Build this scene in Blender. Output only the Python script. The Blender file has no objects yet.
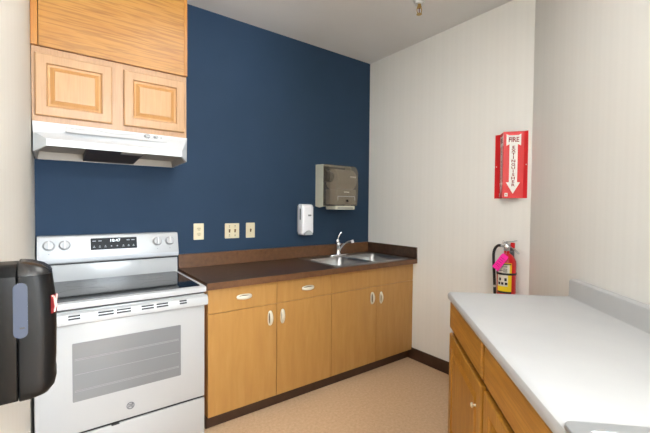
import bpy, bmesh, math, random
from mathutils import Vector, Matrix
random.seed(4)
C = bpy.context.scene.collection
PI = math.pi

# ------------------------------------------------------------------ materials
def lin(c):
    def f(v):
        v /= 255.0
        return v/12.92 if v <= .04045 else ((v+.055)/1.055)**2.4
    return (f(c[0]), f(c[1]), f(c[2]), 1)

def mat(name, col, rough=.5, metal=0, spec=.5, coat=0):
    m = bpy.data.materials.new(name); m.use_nodes = True
    b = m.node_tree.nodes['Principled BSDF']
    b.inputs['Base Color'].default_value = lin(col)
    b.inputs['Roughness'].default_value = rough
    b.inputs['Metallic'].default_value = metal
    b.inputs['Specular IOR Level'].default_value = spec
    b.inputs['Coat Weight'].default_value = coat
    return m

def nd(m, t, **kw):
    n = m.node_tree.nodes.new(t)
    for k, v in kw.items(): setattr(n, k, v)
    return n
def lk(m, a, b): m.node_tree.links.new(a, b)

def noise_mat(name, stops, scale=(1, 1, 1), nscale=5, detail=4, rough=.5, bump=0, dist=0, spec=.5, coord='Object', nrough=.55, rot=(0, 0, 0)):
    m = mat(name, stops[0][1], rough, spec=spec)
    b = m.node_tree.nodes['Principled BSDF']
    tc = nd(m, 'ShaderNodeTexCoord'); mp = nd(m, 'ShaderNodeMapping')
    mp.inputs['Scale'].default_value = scale
    mp.inputs['Rotation'].default_value = rot
    nz = nd(m, 'ShaderNodeTexNoise')
    nz.inputs['Scale'].default_value = nscale; nz.inputs['Detail'].default_value = detail
    nz.inputs['Roughness'].default_value = nrough
    nz.inputs['Distortion'].default_value = dist
    cr = nd(m, 'ShaderNodeValToRGB')
    el = cr.color_ramp.elements
    while len(el) < len(stops): el.new(.5)
    for e, (p, c) in zip(el, stops): e.position = p; e.color = lin(c)
    lk(m, tc.outputs[coord], mp.inputs['Vector']); lk(m, mp.outputs['Vector'], nz.inputs['Vector'])
    lk(m, nz.outputs['Fac'], cr.inputs['Fac']); lk(m, cr.outputs['Color'], b.inputs['Base Color'])
    if bump:
        bp = nd(m, 'ShaderNodeBump'); bp.inputs['Strength'].default_value = bump; bp.inputs['Distance'].default_value = .002
        lk(m, nz.outputs['Fac'], bp.inputs['Height']); lk(m, bp.outputs['Normal'], b.inputs['Normal'])
    return m

def wallpaper(name, c1, c2, axis, sc=2*PI/.042):
    """painted vinyl wallcovering with a faint vertical stripe; axis = direction along the wall"""
    m = mat(name, c1, .6, spec=.3)
    b = m.node_tree.nodes['Principled BSDF']
    tc = nd(m, 'ShaderNodeTexCoord')
    dt = nd(m, 'ShaderNodeVectorMath', operation='DOT_PRODUCT'); dt.inputs[1].default_value = axis
    mu = nd(m, 'ShaderNodeMath', operation='MULTIPLY'); mu.inputs[1].default_value = sc
    sn = nd(m, 'ShaderNodeMath', operation='SINE')
    m2 = nd(m, 'ShaderNodeMath', operation='MULTIPLY'); m2.inputs[1].default_value = sc*.37
    s2 = nd(m, 'ShaderNodeMath', operation='SINE')
    ad = nd(m, 'ShaderNodeMath', operation='ADD')
    mr = nd(m, 'ShaderNodeMapRange'); mr.inputs['From Min'].default_value = -1.6; mr.inputs['From Max'].default_value = 1.6
    mx = nd(m, 'ShaderNodeMix', data_type='RGBA')
    mx.inputs['A'].default_value = lin(c1); mx.inputs['B'].default_value = lin(c2)
    lk(m, tc.outputs['Object'], dt.inputs[0]); lk(m, dt.outputs['Value'], mu.inputs[0]); lk(m, mu.outputs[0], sn.inputs[0])
    lk(m, dt.outputs['Value'], m2.inputs[0]); lk(m, m2.outputs[0], s2.inputs[0])
    lk(m, sn.outputs[0], ad.inputs[0]); lk(m, s2.outputs[0], ad.inputs[1]); lk(m, ad.outputs[0], mr.inputs['Value'])
    lk(m, mr.outputs[0], mx.inputs['Factor']); lk(m, mx.outputs['Result'], b.inputs['Base Color'])
    return m

def oak(name, stops, scale, nscale, rough=.4, dist=1.2, pore=.35):
    """wood: broad figure plus fine pores stretched along the grain"""
    m = noise_mat(name, stops, scale, nscale, 3, rough, 0, dist)
    b = m.node_tree.nodes['Principled BSDF']
    cr = [n for n in m.node_tree.nodes if n.type == 'VALTORGB'][0]
    tc = [n for n in m.node_tree.nodes if n.type == 'TEX_COORD'][0]
    mp = nd(m, 'ShaderNodeMapping'); mp.inputs['Scale'].default_value = [s*7 if s > 1 else s*2.2 for s in scale]
    nz = nd(m, 'ShaderNodeTexNoise'); nz.inputs['Scale'].default_value = nscale; nz.inputs['Detail'].default_value = 2
    c2 = nd(m, 'ShaderNodeValToRGB'); c2.color_ramp.elements[0].position = .42; c2.color_ramp.elements[1].position = .52
    c2.color_ramp.elements[0].color = (1-pore, 1-pore*1.15, 1-pore*1.3, 1)
    mx = nd(m, 'ShaderNodeMix', data_type='RGBA', blend_type='MULTIPLY'); mx.inputs['Factor'].default_value = .6
    lk(m, tc.outputs['Object'], mp.inputs['Vector']); lk(m, mp.outputs['Vector'], nz.inputs['Vector']); lk(m, nz.outputs['Fac'], c2.inputs['Fac'])
    lk(m, cr.outputs['Color'], mx.inputs['A']); lk(m, c2.outputs['Color'], mx.inputs['B']); lk(m, mx.outputs['Result'], b.inputs['Base Color'])
    return m

def emis(name, col, st):
    m = mat(name, col, .5)
    b = m.node_tree.nodes['Principled BSDF']
    b.inputs['Emission Color'].default_value = lin(col); b.inputs['Emission Strength'].default_value = st
    return m

M = {}
M['blue'] = noise_mat('blue wall paint', [(.3, (38, 58, 80)), (.7, (40, 60, 83))], nscale=3, rough=.75, spec=.25)
M['wall'] = wallpaper('striped wallcovering on end wall', (240, 238, 234), (238, 236, 232), (0, 1, 0))
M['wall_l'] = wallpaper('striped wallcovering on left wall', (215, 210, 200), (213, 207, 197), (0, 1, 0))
M['wall_a'] = wallpaper('striped wallcovering on angled wall', (238, 236, 231), (236, 234, 229), (.703, .711, 0))
M['ceil'] = noise_mat('ceiling paint', [(.3, (222, 220, 219)), (.7, (226, 224, 223))], nscale=2, rough=.85, spec=.2)
M['floor'] = noise_mat('speckled sheet vinyl', [(.3, (196, 162, 128)), (.5, (212, 180, 145)), (.7, (224, 195, 163))], nscale=55, detail=8, rough=.45, nrough=.75, spec=.35)
M['base'] = noise_mat('dark brown vinyl base', [(.3, (60, 38, 26)), (.7, (70, 46, 33))], nscale=20, rough=.4)
M['maple'] = noise_mat('maple laminate', [(.3, (174, 127, 71)), (.5, (180, 134, 74)), (.7, (185, 140, 82))], (4, 4, .5), 7, 4, .38, 0, .4)
M['maple_edge'] = mat('maple laminate edge', (176, 116, 56), .5)
M['brown_lam'] = noise_mat('dark brown laminate', [(.3, (57, 40, 29)), (.55, (71, 50, 37)), (.75, (84, 60, 45))], (1, 1, 1), 30, 8, .30, 0, .3, spec=.5)
M['brown_edge'] = noise_mat('brown laminate edge', [(.3, (88, 58, 36)), (.6, (106, 72, 46)), (.8, (116, 80, 52))], (1, 1, 1), 30, 8, .36, 0, .3)
M['oak_soffit'] = oak('orange oak plywood', [(.25, (156, 100, 37)), (.42, (169, 115, 45)), (.55, (175, 122, 52)), (.75, (163, 110, 42))], (.6, 1, 4.2), 3.4, .38, 2.0, .42)
M['oak_trim'] = oak('orange oak strip', [(.3, (171, 110, 41)), (.7, (184, 124, 51))], (6, 6, .6), 4, .38, .4, .2)
M['oak_light'] = oak('light oak face frame', [(.3, (170, 129, 90)), (.7, (179, 138, 98))], (5, 5, .8), 4, .4, .6, .14)
M['oak_rail'] = oak('light oak door rails', [(.3, (174, 131, 89)), (.7, (181, 141, 98))], (5, 5, .8), 4, .4, .6, .12)
M['oak_panel'] = oak('honey oak raised panel', [(.3, (177, 131, 81)), (.7, (184, 140, 90))], (6, 6, .7), 4, .4, .6, .12)
M['oak_bead_shading'] = oak('amber shading on oak bead', [(.3, (180, 131, 77)), (.7, (187, 138, 84))], (6, 6, .7), 4, .4, .4, .1)  # more amber than the panel: bevel shading put into the colour
M['oak_honey'] = oak('honey stained oak', [(.28, (172, 116, 36)), (.5, (184, 128, 41)), (.72, (194, 138, 50))], (4, 4, .6), 4, .38, .8, .22)
M['oak_honey_h'] = oak('honey stained oak drawer front', [(.28, (174, 118, 42)), (.5, (186, 130, 50)), (.72, (196, 141, 60))], (.6, .6, 4), 4, .38, .8, .22)
M['oak_frame_shade'] = mat('shadowed oak frame', (120, 76, 34), .5)  # oak frame with the shade of the door gaps put into its colour
M['white_lam'] = noise_mat('white laminate', [(.3, (186, 186, 187)), (.7, (190, 190, 190))], nscale=6, rough=.5, spec=.35)
M['enamel'] = mat('white enamel', (177, 177, 177), .25, spec=.5)
M['enamel_matt'] = mat('white painted steel', (208, 209, 210), .4)
M['enamel_grey'] = mat('pale grey enamel trim', (182, 184, 188), .35)
M['black_glass'] = mat('black ceramic glass', (10, 11, 12), .06, spec=.4)
M['black_gap'] = mat('black seam', (14, 13, 13), .6)
M['burner'] = mat('grey burner print', (48, 50, 54), .12)
M['oven_glass'] = mat('grey printed oven glass', (119, 120, 122), .22)
M['rack'] = mat('pale rack lines', (142, 142, 142), .3)
M['display'] = mat('charcoal display', (26, 29, 33), .4, spec=.15)
M['display_ink'] = mat('grey display marks', (132, 138, 146), .4)
M['digits'] = emis('lit clock digits', (225, 238, 245), 1.0)
M['logo'] = mat('grey logo ink', (112, 114, 120), .35, .3)
M['steel'] = mat('stainless steel', (168, 168, 168), .3, 1)
M['steel_dark'] = mat('drain steel', (120, 120, 122), .35, 1)
M['chrome'] = mat('chrome', (226, 228, 232), .1, 1)
M['nickel'] = mat('satin nickel', (226, 220, 204), .42, .35)
M['nickel_shade'] = mat('painted shade inside pull', (120, 108, 88), .5, .5)  # darker nickel: shade inside the pull put into the colour
M['alu'] = mat('brushed aluminium', (184, 187, 190), .4, .75)
M['ivory'] = mat('ivory plastic', (218, 205, 173), .4)
M['ivory_face'] = mat('ivory receptacle face', (209, 193, 158), .4)
M['toggle_brown'] = mat('brown toggle', (112, 76, 36), .4)
M['slot'] = mat('dark slot', (38, 32, 26), .6)
M['white_pl'] = mat('white plastic', (238, 238, 243), .35)
M['grey_pl'] = mat('grey plastic', (176, 178, 180), .4)
M['mid_grey'] = mat('mid grey plastic', (118, 120, 124), .4)
M['cream_pl'] = mat('cream plastic', (205, 204, 188), .45)
M['taupe_pl'] = mat('taupe plastic', (158, 149, 134), .4)
M['paper'] = mat('paper roll', (198, 190, 176), .8)
M['blk_pl'] = noise_mat('black plastic', [(.3, (11, 11, 11)), (.7, (13, 12, 12))], nscale=30, rough=.4, spec=.22)
M['blk_cap'] = mat('glossy black plastic', (32, 30, 29), .26)
M['level_win'] = mat('smoky blue level window', (62, 68, 82), .25, spec=.3)
M['red'] = mat('red enamel', (204, 20, 26), .3)
M['sign_red'] = mat('red sign plastic', (216, 26, 34), .35)
M['sign_white'] = mat('white sign ink', (242, 238, 234), .4)
M['sign_dark'] = mat('red sign lettering', (150, 26, 34), .45)
M['yellow'] = mat('yellow label', (240, 208, 30), .4)
M['label_w'] = mat('white label', (222, 216, 204), .4)
M['ink'] = mat('black ink', (30, 28, 30), .5)
M['rubber'] = mat('black rubber', (26, 26, 28), .5)
M['pink'] = mat('neon pink paper tag', (255, 34, 168), .6)
M['brass'] = mat('brass', (190, 160, 100), .3, .9)
M['hood_in'] = mat('grey galvanised hood lining', (176, 168, 156), .5, .1)
M['filter'] = noise_mat('greasy brown filter mesh', [(.35, (44, 34, 26)), (.65, (72, 58, 46))], nscale=160, rough=.5)
M['lens'] = mat('frosted lamp lens', (176, 170, 158), .3)
M['diff'] = emis('lit diffuser', (255, 250, 240), 3)
M['emblem'] = mat('pale pink emblem ink', (206, 168, 160), .5)
M['dark_red'] = mat('dark red sticker', (110, 24, 26), .4)

# smoked transparent cover
def smoke():
    m = bpy.data.materials.new('smoked translucent plastic'); m.use_nodes = True
    t = m.node_tree; t.nodes.clear()
    o = nd(m, 'ShaderNodeOutputMaterial'); mx = nd(m, 'ShaderNodeMixShader'); mx2 = nd(m, 'ShaderNodeMixShader')
    tr = nd(m, 'ShaderNodeBsdfTransparent'); tr.inputs['Color'].default_value = (.70, .66, .60, 1)
    df = nd(m, 'ShaderNodeBsdfDiffuse'); df.inputs['Color'].default_value = lin((150, 141, 126))
    gl = nd(m, 'ShaderNodeBsdfGlossy'); gl.inputs['Roughness'].default_value = .18
    mx.inputs[0].default_value = .36; mx2.inputs[0].default_value = .05
    lk(m, tr.outputs[0], mx.inputs[1]); lk(m, df.outputs[0], mx.inputs[2])
    lk(m, mx.outputs[0], mx2.inputs[1]); lk(m, gl.outputs[0], mx2.inputs[2]); lk(m, mx2.outputs[0], o.inputs[0])
    return m
M['smoke'] = smoke()
M['inner_dark'] = mat('dark blue grey plastic', (38, 46, 60), .5)

# ------------------------------------------------------------------ mesh helpers
def BM(): return bmesh.new()

def box(bm, x0, x1, y0, y1, z0, z1, bev=0, seg=2, mi=0):
    vs = [bm.verts.new((x, y, z)) for x in (x0, x1) for y in (y0, y1) for z in (z0, z1)]
    fs = [bm.faces.new([vs[i] for i in q]) for q in ((0, 1, 3, 2), (4, 6, 7, 5), (0, 4, 5, 1), (2, 3, 7, 6), (0, 2, 6, 4), (1, 5, 7, 3))]
    for f in fs: f.material_index = mi
    if bev:
        es = list({e for f in fs for e in f.edges})
        r = bmesh.ops.bevel(bm, geom=es, offset=bev, segments=seg, profile=.5, affect='EDGES')
        for f in r['faces']: f.material_index = mi
    return bm

def hull(bm, pts):
    vs = [bm.verts.new(p) for p in pts]
    r = bmesh.ops.convex_hull(bm, input=vs)
    bad = [g for g in r['geom_interior'] if isinstance(g, bmesh.types.BMVert)]
    if bad: bmesh.ops.delete(bm, geom=bad, context='VERTS')
    return bm

def ring_loft(bm, rings, cap0=True, cap1=True, close=True, mi=0):
    R = [[bm.verts.new(p) for p in r] for r in rings]
    n = len(R[0])
    for a, b in zip(R, R[1:]):
        for i in range(n if close else n-1):
            j = (i+1) % n
            f = bm.faces.new((a[i], a[j], b[j], b[i])); f.material_index = mi
    if cap0: bm.faces.new(list(reversed(R[0]))).material_index = mi
    if cap1: bm.faces.new(R[-1]).material_index = mi
    return bm

def frame_of(d):
    d = d.normalized()
    a = Vector((0, 0, 1)) if abs(d.z) < .9 else Vector((1, 0, 0))
    u = d.cross(a).normalized(); v = d.cross(u).normalized()
    return u, v

def cyl(bm, p0, p1, r0, r1=None, seg=20):
    p0 = Vector(p0); p1 = Vector(p1); r1 = r0 if r1 is None else r1
    u, v = frame_of(p1-p0)
    rg = [[p+(u*math.cos(2*PI*i/seg)+v*math.sin(2*PI*i/seg))*r for i in range(seg)] for p, r in ((p0, r0), (p1, r1))]
    return ring_loft(bm, rg)

def lathe(bm, prof, c, axis=(0, 0, 1), seg=28):
    """prof = [(radius, height along the axis)]"""
    ax = Vector(axis).normalized(); u, v = frame_of(ax); c = Vector(c)
    rg = [[c+ax*h+(u*math.cos(2*PI*i/seg)+v*math.sin(2*PI*i/seg))*max(r, 1e-4) for i in range(seg)] for r, h in prof]
    return ring_loft(bm, rg)

def smooth_pts(pts, n=6):
    P = [Vector(p) for p in pts]; P = [P[0]*2-P[1]]+P+[P[-1]*2-P[-2]]
    out = []
    for k in range(1, len(P)-2):
        for i in range(n):
            t = i/n
            a, b, c, d = P[k-1:k+3]
            out.append(.5*((2*b)+(c-a)*t+(2*a-5*b+4*c-d)*t*t+(3*b-a-3*c+d)*t**3))
    out.append(P[-2]); return out

def tube(bm, pts, r, seg=12, sm=True):
    P = smooth_pts(pts) if sm else [Vector(p) for p in pts]
    rs = r if callable(r) else (lambda t: r)
    u = None; rings = []
    for i, p in enumerate(P):
        d = (P[min(i+1, len(P)-1)]-P[max(i-1, 0)]).normalized()
        if u is None: u, v = frame_of(d)
        u = (u-d*u.dot(d)).normalized(); v = d.cross(u)
        rr = rs(i/(len(P)-1))
        rings.append([p+(u*math.cos(2*PI*k/seg)+v*math.sin(2*PI*k/seg))*rr for k in range(seg)])
    return ring_loft(bm, rings)

def rrect(w0, w1, h0, h1, r, k=5):
    """rounded rectangle outline in 2D, anticlockwise; r = one radius or four (ll, lr, ur, ul)"""
    rr = r if isinstance(r, (tuple, list)) else (r,)*4
    out = []
    for (cx, cy, sx, sy, a0), q in zip(((w0, h0, 1, 1, PI), (w1, h0, -1, 1, 1.5*PI), (w1, h1, -1, -1, 0), (w0, h1, 1, -1, .5*PI)), rr):
        for i in range(k+1):
            a = a0+.5*PI*i/k
            out.append((cx+sx*q+q*math.cos(a), cy+sy*q+q*math.sin(a)))
    return out

def plate(bm, outline, f, t0, t1, mi=0):
    """extrude 2D outline; f(u, v, t) -> 3D"""
    return ring_loft(bm, [[f(u, v, t) for u, v in outline] for t in (t0, t1)], mi=mi)

ID = Matrix.Identity(4)
def mesh_obj(name, bm, mats, parent=None, base=(0, 0, 0), frame=ID, smooth=None):
    b = Vector(base)
    bmesh.ops.translate(bm, verts=bm.verts, vec=-b)
    bmesh.ops.recalc_face_normals(bm, faces=bm.faces)
    me = bpy.data.meshes.new(name); bm.to_mesh(me); bm.free()
    for m in (mats if isinstance(mats, (list, tuple)) else [mats]): me.materials.append(m if not isinstance(m, str) else M[m])
    if smooth is not None:
        for p in me.polygons: p.use_smooth = True
        me.set_sharp_from_angle(angle=math.radians(smooth))
    o = bpy.data.objects.new(name, me); C.objects.link(o)
    if parent: o.parent = parent
    else: o.matrix_world = frame @ Matrix.Translation(b)
    return o

class Thing:
    def __init__(s, name, label, cat, base, group=None, frame=ID):
        s.base = Vector(base); s.e = bpy.data.objects.new(name, None); C.objects.link(s.e)
        s.e.empty_display_size = .05
        s.e.matrix_world = frame @ Matrix.Translation(s.base)
        s.e['label'] = label; s.e['category'] = cat
        if group: s.e['group'] = group
    def part(s, name, bm, m, smooth=None, under=None, label=None):
        o = mesh_obj(name, bm, m, under or s.e, s.base, smooth=smooth)
        if label: o['label'] = label
        return o

def single(name, bm, m, label, cat, base, group=None, frame=ID, smooth=None):
    o = mesh_obj(name, bm, m, None, base, frame, smooth)
    o['label'] = label; o['category'] = cat
    if group: o['group'] = group
    return o

def struct(name, bm, m, smooth=None, frame=ID, parent=None):
    o = mesh_obj(name, bm, m, parent, (0, 0, 0), frame, smooth)
    if not parent: o['kind'] = 'structure'
    return o

def text_bm(bm, s, size, f, depth=.0004, mi=0, bold=0, sx=1.0, center=True):
    """lettering as mesh: f(u, v, t) -> 3D, centred on the origin of u, v"""
    cu = bpy.data.curves.new('lettering', 'FONT'); cu.body = s; cu.size = size; cu.offset = bold; cu.resolution_u = 3
    cu.align_x = 'CENTER' if center else 'LEFT'; cu.align_y = 'CENTER'
    o = bpy.data.objects.new('lettering', cu); C.objects.link(o)
    bpy.context.view_layer.update()
    me = bpy.data.meshes.new_from_object(o.evaluated_get(bpy.context.evaluated_depsgraph_get()))
    tmp = bmesh.new(); tmp.from_mesh(me)
    r = bmesh.ops.extrude_face_region(tmp, geom=tmp.faces[:])
    up = {v for v in r['geom'] if isinstance(v, bmesh.types.BMVert)}
    for v in tmp.verts:
        v.co = Vector(f(v.co.x*sx, v.co.y, depth if v in up else 0))
    me2 = bpy.data.meshes.new('tmp'); tmp.to_mesh(me2); tmp.free()
    n0 = len(bm.faces); bm.from_mesh(me2); bm.faces.ensure_lookup_table()
    for q in bm.faces[n0:]: q.material_index = mi
    bpy.data.objects.remove(o); bpy.data.curves.remove(cu); bpy.data.meshes.remove(me); bpy.data.meshes.remove(me2)
    return bm

def rect_door(bm, u0, u1, v0, v1, f, t, stile=.05, kind='raised', mi=(0, 1, 2)):
    """raised-panel door: nested rectangles; f(u, v, out) -> 3D, mi = rails, bead, field"""
    steps = [(0, 0, 0), (0, t-.006, 0), (.002, t-.002, 0), (.006, t, 0), (stile-.004, t, 0), (stile+.001, t-.010, 0), (stile+.008, t-.012, 1), (stile+.012, t-.012, 1), (stile+.031, t-.002, 1), (stile+.032, t-.0005, 2)]
    R = []
    for ins, d, k in steps:
        R.append([bm.verts.new(f(u, v, d)) for u, v in ((u0+ins, v0+ins), (u1-ins, v0+ins), (u1-ins, v1-ins), (u0+ins, v1-ins))])
    for (a, b, st) in zip(R, R[1:], steps[1:]):
        for i in range(4):
            j = (i+1) % 4
            bm.faces.new((a[i], a[j], b[j], b[i])).material_index = mi[st[2]]
    bm.faces.new(R[0][::-1]).material_index = mi[0]
    bm.faces.new(R[-1]).material_index = mi[2]
    return bm

# ------------------------------------------------------------------ measured frame
W = 2.675          # end wall
H = 2.828          # ceiling
XL = -.012         # left wall
ZC = .914          # worktops
A = Vector((1.783, -1.576, 0)); dS = Vector((-.703, -.711, 0)).normalized()
ANG = Matrix.Translation(A) @ Matrix.Rotation(math.atan2(dS.y, dS.x), 4, 'Z')   # x' along angled wall towards the viewer, y' into the wall
VW = .645
nV = Vector((-dS.y, dS.x, 0))
sc_ = (W-(A+nV*VW).x)/dS.x
CORN = A+nV*VW+dS*sc_          # corner of end wall and angled wall
SEND = 1.75                     # angled wall ends (past the counter)
END = A+nV*VW+dS*SEND

def slab(bm, p, q, z0, z1, out, th=.1):
    """wall slab from p to q, thickened to the side 'out'"""
    p = Vector((p[0], p[1], 0)); q = Vector((q[0], q[1], 0)); o = Vector((out[0], out[1], 0)).normalized()*th
    b = [p, q, q+o, p+o]
    return ring_loft(bm, [[v+Vector((0, 0, z)) for v in b] for z in (z0, z1)])

# ------------------------------------------------------------------ room
YB = -6.2; XR = 3.1
bm = BM(); box(bm, XL-.1, XR+.1, YB-.1, .1, -.1, 0); struct('floor', bm, 'floor')
bm = BM(); box(bm, XL-.1, XR+.1, YB-.1, .1, H, H+.1); struct('ceiling', bm, 'ceil')
struct('wall_back', slab(BM(), (XL, 0), (W, 0), 0, H, (0, 1)), 'blue')
struct('wall_left', slab(BM(), (XL, .1), (XL, YB), 0, H, (-1, 0)), 'wall_l')
struct('wall_right', slab(BM(), (W, .1), (W, CORN.y), 0, H, (1, 0)), 'wall')
struct('wall_angled', slab(BM(), CORN, END, 0, H, nV), 'wall_a')
e2 = END+nV*.1
struct('wall_return', slab(BM(), (e2.x, e2.y), (XR, e2.y), 0, H, (0, 1)), 'wall_a')
struct('wall_hall', slab(BM(), (XR, e2.y+.1), (XR, YB), 0, H, (1, 0)), 'wall')
# front wall behind the viewer with an added window opening for fill light
wx0, wx1, wz0, wz1 = .1, 2.1, .9, 2.4
bm = BM()
box(bm, XL, wx0, YB-.1, YB, 0, H); box(bm, wx1, XR, YB-.1, YB, 0, H)
box(bm, wx0, wx1, YB-.1, YB, 0, wz0); box(bm, wx0, wx1, YB-.1, YB, wz1, H)
struct('wall_front', bm, 'wall')
bm = BM()
for x0, x1, z0, z1 in ((wx0, wx0+.05, wz0, wz1), (wx1-.05, wx1, wz0, wz1), (wx0, wx1, wz0, wz0+.05), (wx0, wx1, wz1-.05, wz1), (1.075, 1.125, wz0, wz1)):
    box(bm, x0, x1, YB-.07, YB-.03, z0, z1)
win = struct('added_window_1', bm, 'enamel_matt')  # unseen window added to carry the frontal fill light

# baseboard on end wall
yb0 = -.5507
bm = BM(); slab(bm, (W, yb0), (W, CORN.y), 0, .102, (-1, 0), .009)
struct('baseboard_right', bm, 'base')
bm = BM(); slab(bm, CORN, END, 0, .102, -nV, .009); struct('baseboard_angled', bm, 'base')
bm = BM(); slab(bm, (XL, -.72), (XL, YB), 0, .102, (1, 0), .005); struct('baseboard_left', bm, 'base')

# ------------------------------------------------------------------ base cabinets on the blue wall
FY = -.5925; X0 = .813
xs = [X0, 1.2821, 1.7485, 2.2168, W-.001]
ZT = .8724; ZD = .715; ZB = .0842; g = .0015
CY0 = FY+.019                      # carcass front

def bow_pull(t, x, z, vert):
    """oval bow pull on a front whose outside faces -y"""
    L = .052 if not vert else .050; w = .0165
    def f(u, v, o):
        return (x+v, FY-o, z+u) if vert else (x+u, FY-o, z+v)
    bm = BM()
    out = []
    # oval rim
    for rr, o in ((1, 0), (1, .004), (.9, .0065), (.8, .0065), (.74, .003)):
        out.append([f(L*rr*math.copysign(abs(math.cos(a))**.7, math.cos(a)), (w*(rr if rr == 1 else rr-.12))*math.copysign(abs(math.sin(a))**.8, math.sin(a)), o) for a in [2*PI*i/28 for i in range(28)]])
    ring_loft(bm, out, True, False)
    # bowed grip over it
    sec = []
    for i in range(13):
        s = -1+2*i/12; o = .004+.017*(1-s*s)**.8; ww = w*(.45+.25*(1-s*s))
        cv = -.003 if not vert else (.003 if x in (1.23, 2.167) else -.003)
        sec.append([f(L*.94*s, cv+ww*math.cos(a), o+.0024*math.sin(a)) for a in [2*PI*k/10 for k in range(10)]])
    ring_loft(bm, sec)
    h = bm
    return h
def pull_shade(x, z, vert):  # dark oval disc painting the shade under the grip
    L, w = (.040, .0088)
    bm = BM()
    ring_loft(bm, [[((x+w*math.sin(a), FY-o, z+L*math.cos(a)) if vert else (x+L*math.cos(a), FY-o, z+w*math.sin(a))) for a in [2*PI*i/24 for i in range(24)]] for o in (.0002, .0028)])
    return bm

def flat_front(x0, x1, z0, z1):
    return box(BM(), x0+g, x1-g, FY, CY0-.0005, z0+g, z1-g, .001, 1)

def base_cab(name, label, x0, xm, x1, kind):
    t = Thing(name, label, 'cabinet', ((x0+x1)/2, -.3, 0))
    bm = BM()
    th = .018
    box(bm, x0, x0+th, CY0, -.002, ZB, ZT-.001); box(bm, x1-th, x1, CY0, -.002, ZB, ZT-.001)
    box(bm, x0+th, x1-th, CY0, -.002, ZB, ZB+th); box(bm, x0+th, x1-th, -.012, -.002, ZB+th, ZT-.001)
    if kind == 'drawers':
        box(bm, xm-th/2, xm+th/2, CY0, -.012, ZB+th, ZT-.001)
        box(bm, x0+th, x1-th, CY0, CY0+.06, ZT-.02, ZT-.001)
    else:
        box(bm, x0+th, x1-th, CY0, CY0+.016, ZD-.03, ZD+.03)
    t.part('body', bm, 'maple_edge')
    bm = BM(); box(bm, x0, x1, -.5507, -.5387, 0, ZB-.0005); box(bm, x0, x0+.012, -.5387, -.01, 0, ZB-.0005)
    t.part('toe_kick', bm, 'base', label='dark brown toe kick')
    specs = []
    if kind == 'drawers':
        for a, b, hx, hz in ((x0, xm, 1.046, .795), (xm, x1, 1.534, .790)):
            d = t.part('drawer', flat_front(a, b, ZD, ZT-.003), 'maple')
            specs.append((d, hx, hz, False))
        doors = ((x0, xm, 1.23, .624), (xm, x1, 1.326, .621))
    else:
        t.part('false_front', flat_front(x0, x1, ZD, ZT-.003), 'maple')
        doors = ((x0, xm, 2.167, .624), (xm, x1, 2.271, .614))
    for a, b, hx, hz in doors:
        d = t.part('door', flat_front(a, b, ZB, ZD), 'maple'); specs.append((d, hx, hz, True))
    for d, hx, hz, v in specs:
        t.part('handle', bow_pull(t, hx, hz, v), 'nickel', 40, under=d, label='satin nickel bow pull')
        t.part('handle_shade', pull_shade(hx, hz, v), 'nickel_shade', 40, under=d)
    return t
base_cab('base_cabinet', 'maple laminate base cabinet with two drawers and two doors beside the white range', xs[0], xs[1], xs[2], 'drawers')
base_cab('sink_cabinet', 'maple laminate sink cabinet with two doors under the steel sink', xs[2]+.0003, xs[3], xs[4], 'sink')

# worktop with a cutout for the sink, built from four strips of one mesh
CX0 = .795; CD = -.6395
SX0, SX1, SY0, SY1 = 1.78, 2.612, -.607, -.048      # sink rim
bm = BM()
hx0, hx1, hy0, hy1 = SX0+.012, SX1-.012, SY0+.012, SY1-.012
xsn = [CX0, hx0, hx1, W-.0005]; ysn = [CD, hy0, hy1, -.0005]
grid = {}
for k, z in enumerate((ZT, ZC)):
    for i, x in enumerate(xsn):
        for j, y in enumerate(ysn): grid[i, j, k] = bm.verts.new((x, y, z))
for i in range(3):
    for j in range(3):
        if (i, j) == (1, 1): continue
        for k in (0, 1):
            f = bm.faces.new([grid[i, j, k], grid[i+1, j, k], grid[i+1, j+1, k], grid[i, j+1, k]])
for i in range(3):
    for j in (0, 3):
        f = bm.faces.new([grid[i, j, 0], grid[i+1, j, 0], grid[i+1, j, 1], grid[i, j, 1]])
        if j == 0: f.material_index = 1
for j in range(3):
    for i in (0, 3):
        f = bm.faces.new([grid[i, j, 0], grid[i, j+1, 0], grid[i, j+1, 1], grid[i, j, 1]]); f.material_index = 1
for a, b in (((1, 1), (2, 1)), ((2, 1), (2, 2)), ((2, 2), (1, 2)), ((1, 2), (1, 1))):
    bm.faces.new([grid[a[0], a[1], 0], grid[b[0], b[1], 0], grid[b[0], b[1], 1], grid[a[0], a[1], 1]])
t = Thing('countertop', 'long dark brown laminate worktop around the sink', 'countertop', ((CX0+W)/2, -.32, ZT))
t.part('worktop', bm, ['brown_lam', 'brown_edge'])
bm = BM(); box(bm, CX0, W-.0005, -.019, -.0005, ZC+.0002, 1.0153, .0015, 1)
t.part('backsplash', bm, 'brown_edge', label='brown laminate backsplash along the blue wall')
bm = BM(); box(bm, W-.019, W-.0005, CD, -.0195, ZC+.0002, 1.0153, .0015, 1)
t.part('side_splash', bm, 'brown_lam', label='dark brown side splash on the end wall')

# ------------------------------------------------------------------ sink and faucet
t = Thing('kitchen_sink', 'double bowl stainless steel sink set in the dark worktop', 'sink', ((SX0+SX1)/2, -.33, ZC))
zr = ZC+.004
xm = (SX0+SX1)/2
bowls = [(SX0+.03, xm-.014), (xm+.014, SX1-.03)]
by0, by1 = SY0+.03, SY1-.115
bm = BM()
# rim deck: grid with two holes
gx = [SX0+.006, bowls[0][0], bowls[0][1], bowls[1][0], bowls[1][1], SX1-.006]; gy = [SY0+.006, by0, by1, SY1-.006]
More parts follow.
